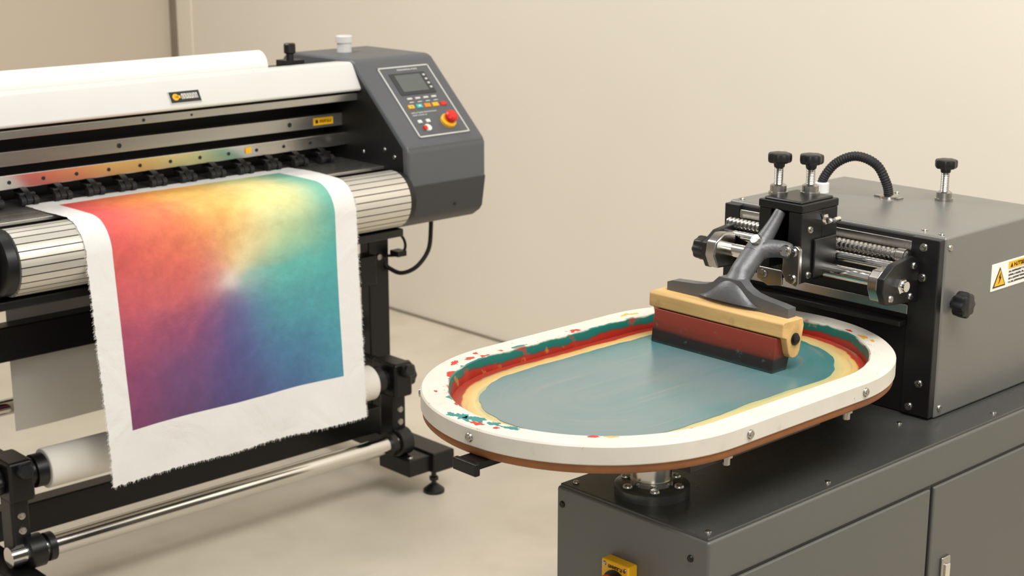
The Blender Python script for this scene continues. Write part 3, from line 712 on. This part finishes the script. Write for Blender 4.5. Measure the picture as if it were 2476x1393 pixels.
b = B(); b.prism([(-1.670,.957),(-1.670,.935),(-1.645,.925),(-1.615,.93),(-1.615,.957)],'y',2.145,2.1505); build(b,'clamp_plate',M['screw'],ca_,.002)
screw(ca_,(-1.655,2.145,.945),(0,-1,0),.007)
for (y,z) in ((2.175,1.03),(2.175,.95),(2.24,1.0)): screw(ca_,(KX1,y,z),(1,0,0),.0055)
b = B(); b.box(KX1-.001,KX1+.005,2.185,2.248,.944,1.012); build(b,'side_plate',M['black'],ca_,.002)
b = B(); b.tube([(KX1,2.2,1.047),(KX1+.014,2.2,1.047),(KX1+.0145,2.2,1.047),(KX1+.032,2.2,1.047)],[.010,.010,.0055,.0055],6); b.cyl((KX1+.026,2.19,1.047),(KX1+.026,2.222,1.047),.0045,seg=12); build(b,'locking_screw',M['chrome'],ca_)
def starknob(x,y,z,h,base=.0145):
    t = B(); m = 26; z0 = z+.014
    Pz = [(x,y,z0+(h-.014-.018)*i/m) for i in range(m+1)]
    t.tube(Pz,[.0072 if i%2 else .0082 for i in range(m+1)],14)
    t.tube([(x,y,z-.001),(x,y,z+.005),(x,y,z+.0055),(x,y,z+.016),(x,y,z+.018)],[.017,.017,base,base,base*.8],20)
    k = B(); k.tube([(x,y,z+h-.022),(x,y,z+h-.012)],[.009,.011],18); k.lobed((x,y,z+h-.014),(0,0,1),.0215,.017,7,.12)
    o = build(k,'star_knob',M['black'],hd); build(t,'knob_stem',M['screw'],o)
starknob(-1.662,2.187,1.080,.070)
starknob(-1.622,2.225,1.080,.068)
starknob(-1.586,2.60,HZ,.076)
hp = spline([(-1.795,2.50,1.024),(-1.794,2.502,1.05),(-1.775,2.515,1.082),(-1.74,2.53,1.098),(-1.70,2.54,1.085),(-1.678,2.545,1.05),(-1.672,2.546,1.024)],16)
b = B(); b.tube(hp,[.0098 if i%2 else .0084 for i in range(len(hp))],16); build(b,'hose',M['rubber'],hd,ang=20)
b = B(); b.tube([(-1.795,2.50,HZ-.001),(-1.795,2.50,HZ+.018),(-1.795,2.50,HZ+.02)],[.014,.014,.011],24); build(b,'hose_collar',M['key'],hd)
b = B(); b.tube([(-1.672,2.546,HZ-.001),(-1.672,2.546,HZ+.004),(-1.672,2.546,HZ+.007)],[.019,.018,.012],28); b.box(-1.70,-1.645,2.538,2.554,HZ-.001,HZ+.003); build(b,'hose_collar',M['screw'],hd)
b = B(); b.cyl((HX1,2.347,.905),(HX1+.012,2.347,.905),.010); b.lobed((HX1+.008,2.347,.905),(1,0,0),.0235,.024,8,.14); build(b,'side_knob',M['black'],hd)
def LF(u,v,h): return V((HX1+h,u,v))
lb = build(B().slab(LF,2.468,2.64,.902,.952,-.001,.0012),'warning_label',M['label'],hd,.001)
b = B(); b.slab(LF,2.524,2.634,.936,.949,.0005,.0018); build(b,'label_header',M['yellow'],lb)
b = B(); b.prism([(2.473,.908),(2.516,.908),(2.4945,.944)],'x',HX1+.0005,HX1+.0018); build(b,'hazard_triangle_border',M['ink'],lb)
b = B(); b.prism([(2.4775,.9105),(2.5115,.9105),(2.4945,.9395)],'x',HX1+.001,HX1+.0024); build(b,'hazard_triangle',M['yellow'],lb)
b = B(); b.prism([(2.4965,.934),(2.490,.925),(2.494,.925),(2.491,.914),(2.499,.926),(2.4955,.926)],'x',HX1+.002,HX1+.003); build(b,'hazard_symbol',M['ink'],lb)
b = B(); b.prism([(2.530,.9385),(2.538,.9385),(2.534,.946)],'x',HX1+.001,HX1+.0024); glyphs(b,LF,2.542,2.59,.939,.946,8,.001,.0024)
for k in range(4): glyphs(b,LF,2.526,2.615,.929-.0065*k,.932-.0065*k,18,.0005,.0018)
build(b,'label_lettering',M['ink'],lb)

# ------------------------------------------------------------------ squeegee
sq = thing('squeegee','squeegee with pale wooden bar, red-brown rubber blade and grey handle, on the oval screen','squeegee',(-1.648,2.015,MZ+.001))
M['blade'] = zband('rubber_blade',[(0,(40,92,86)),(.06,(34,44,42)),(.12,(28,26,26)),(.36,(34,28,26)),(.46,(108,44,33)),(.7,(132,50,36)),(1,(138,54,40))],-.0295,.0295,.20,12,.36,(.4,1,1))
overlay(M['blade'], 70, .64, .70, 150, (70,120,112), detail=3)
b = B(); b.prism([(2.002,.8845),(2.018,.881),(2.026,.857),(2.040,.853),(2.032,MZ+.0012),(1.993,MZ+.0012)],'x',-1.779,-1.512); build(b,'rubber_blade',M['blade'],sq,.0015)
wd = build(B().prism([(2.002,.910),(2.002,.887),(2.013,.883),(2.020,.858),(2.0245,.8505),(2.031,.8475),(2.039,.8475),(2.0455,.8505),(2.050,.858),(2.059,.900),(2.055,.913),(2.006,.913)],'x',-1.793,-1.500),'wooden_bar',M['wood'],sq,.002,ang=50)
b = B(); b.tube([(-1.501,2.035,.880),(-1.4985,2.035,.880),(-1.498,2.035,.880),(-1.495,2.035,.880),(-1.494,2.035,.880)],[.0105,.0105,.0075,.0075,.005],18); build(b,'end_bolt',M['black'],wd)
b = B()
web = [(-1.776,.912),(-1.512,.912),(-1.512,.929),(-1.53,.932),(-1.565,.936),(-1.585,.940),(-1.600,.947),(-1.612,.958),(-1.66,.958),(-1.672,.947),(-1.687,.940),(-1.71,.936),(-1.765,.932),(-1.776,.928)]
b.prism(web,'y',2.030,2.050)
np_ = spline([(-1.637,2.038,.918),(-1.637,2.042,.938),(-1.638,2.062,.962),(-1.640,2.090,.984),(-1.642,2.116,1.002)],6)
nn_ = len(np_)
rad = [.0205+.052*max(0,1-i/12)**2 for i in range(nn_)]
fl_ = [.0165/r if r>.0205 else .93 for r in rad]
fl_ = [min(.93,max(f,.3+.05*i)) if i < 13 else .93 for i,f in enumerate(fl_)]
b.tube(np_,rad,28,flat=fl_,up=(0,-1,.05))
b.tube(spline([(-1.640,2.095,.988),(-1.640,2.116,1.004),(-1.635,2.138,1.032),(-1.631,2.155,1.058)],6),[.0195,.0195,.019,.0185,.018,.017,.016,.015,.0145,.0138,.013,.0125,.012,.0115,.011,.0105,.0102,.010,.0095],18)
b.tube(spline([(-1.641,2.100,.990),(-1.628,2.116,.998),(-1.606,2.129,.999),(-1.590,2.134,.996)],6),[.018,.0178,.0175,.017,.0168,.0165,.0162,.016,.0158,.0155,.0153,.015,.015,.0148,.0146,.0144,.014,.0132,.011],18)
build(b,'handle',M['cast'],sq,ang=60)
for (p,n) in (((-1.637,2.098,1.015),(-.1,-.75,.65)),((-1.590,2.119,1.000),(.15,-1,.2))):
    screw(sq,p,n,.0085)

# ------------------------------------------------------------------ light
def area(name, loc, target, size, power, col=(1,.972,.93), sy=None):
    l = bpy.data.lights.new(name,'AREA'); l.energy = power; l.size = size; l.color = col
    if sy: l.shape = 'RECTANGLE'; l.size_y = sy
    o = bpy.data.objects.new(name,l); C.objects.link(o); o.location = loc
    o.rotation_euler = (V(target)-V(loc)).to_track_quat('-Z','Y').to_euler()
area('ceiling_softbox',(-4.4,1.5,3.3),(-2.9,1.8,0),1.1,60,sy=2.0)
area('right_softbox',(-.3,2.6,3.1),(-1.6,2.6,.7),1.2,38)
area('fill_softbox',(1.4,-1.2,2.6),(-2.6,2.2,.7),1.5,38)
area('wall_softbox',(-.6,1.4,3.2),(-2.2,3.7,1.3),1.4,62)
w = bpy.data.worlds.new('world'); bpy.context.scene.world = w; w.use_nodes = True
bg = w.node_tree.nodes['Background']; bg.inputs[0].default_value = (1,.975,.937,1); bg.inputs[1].default_value = .36
bpy.context.scene.view_settings.view_transform = 'Standard'
bpy.context.scene.view_settings.look = 'None'
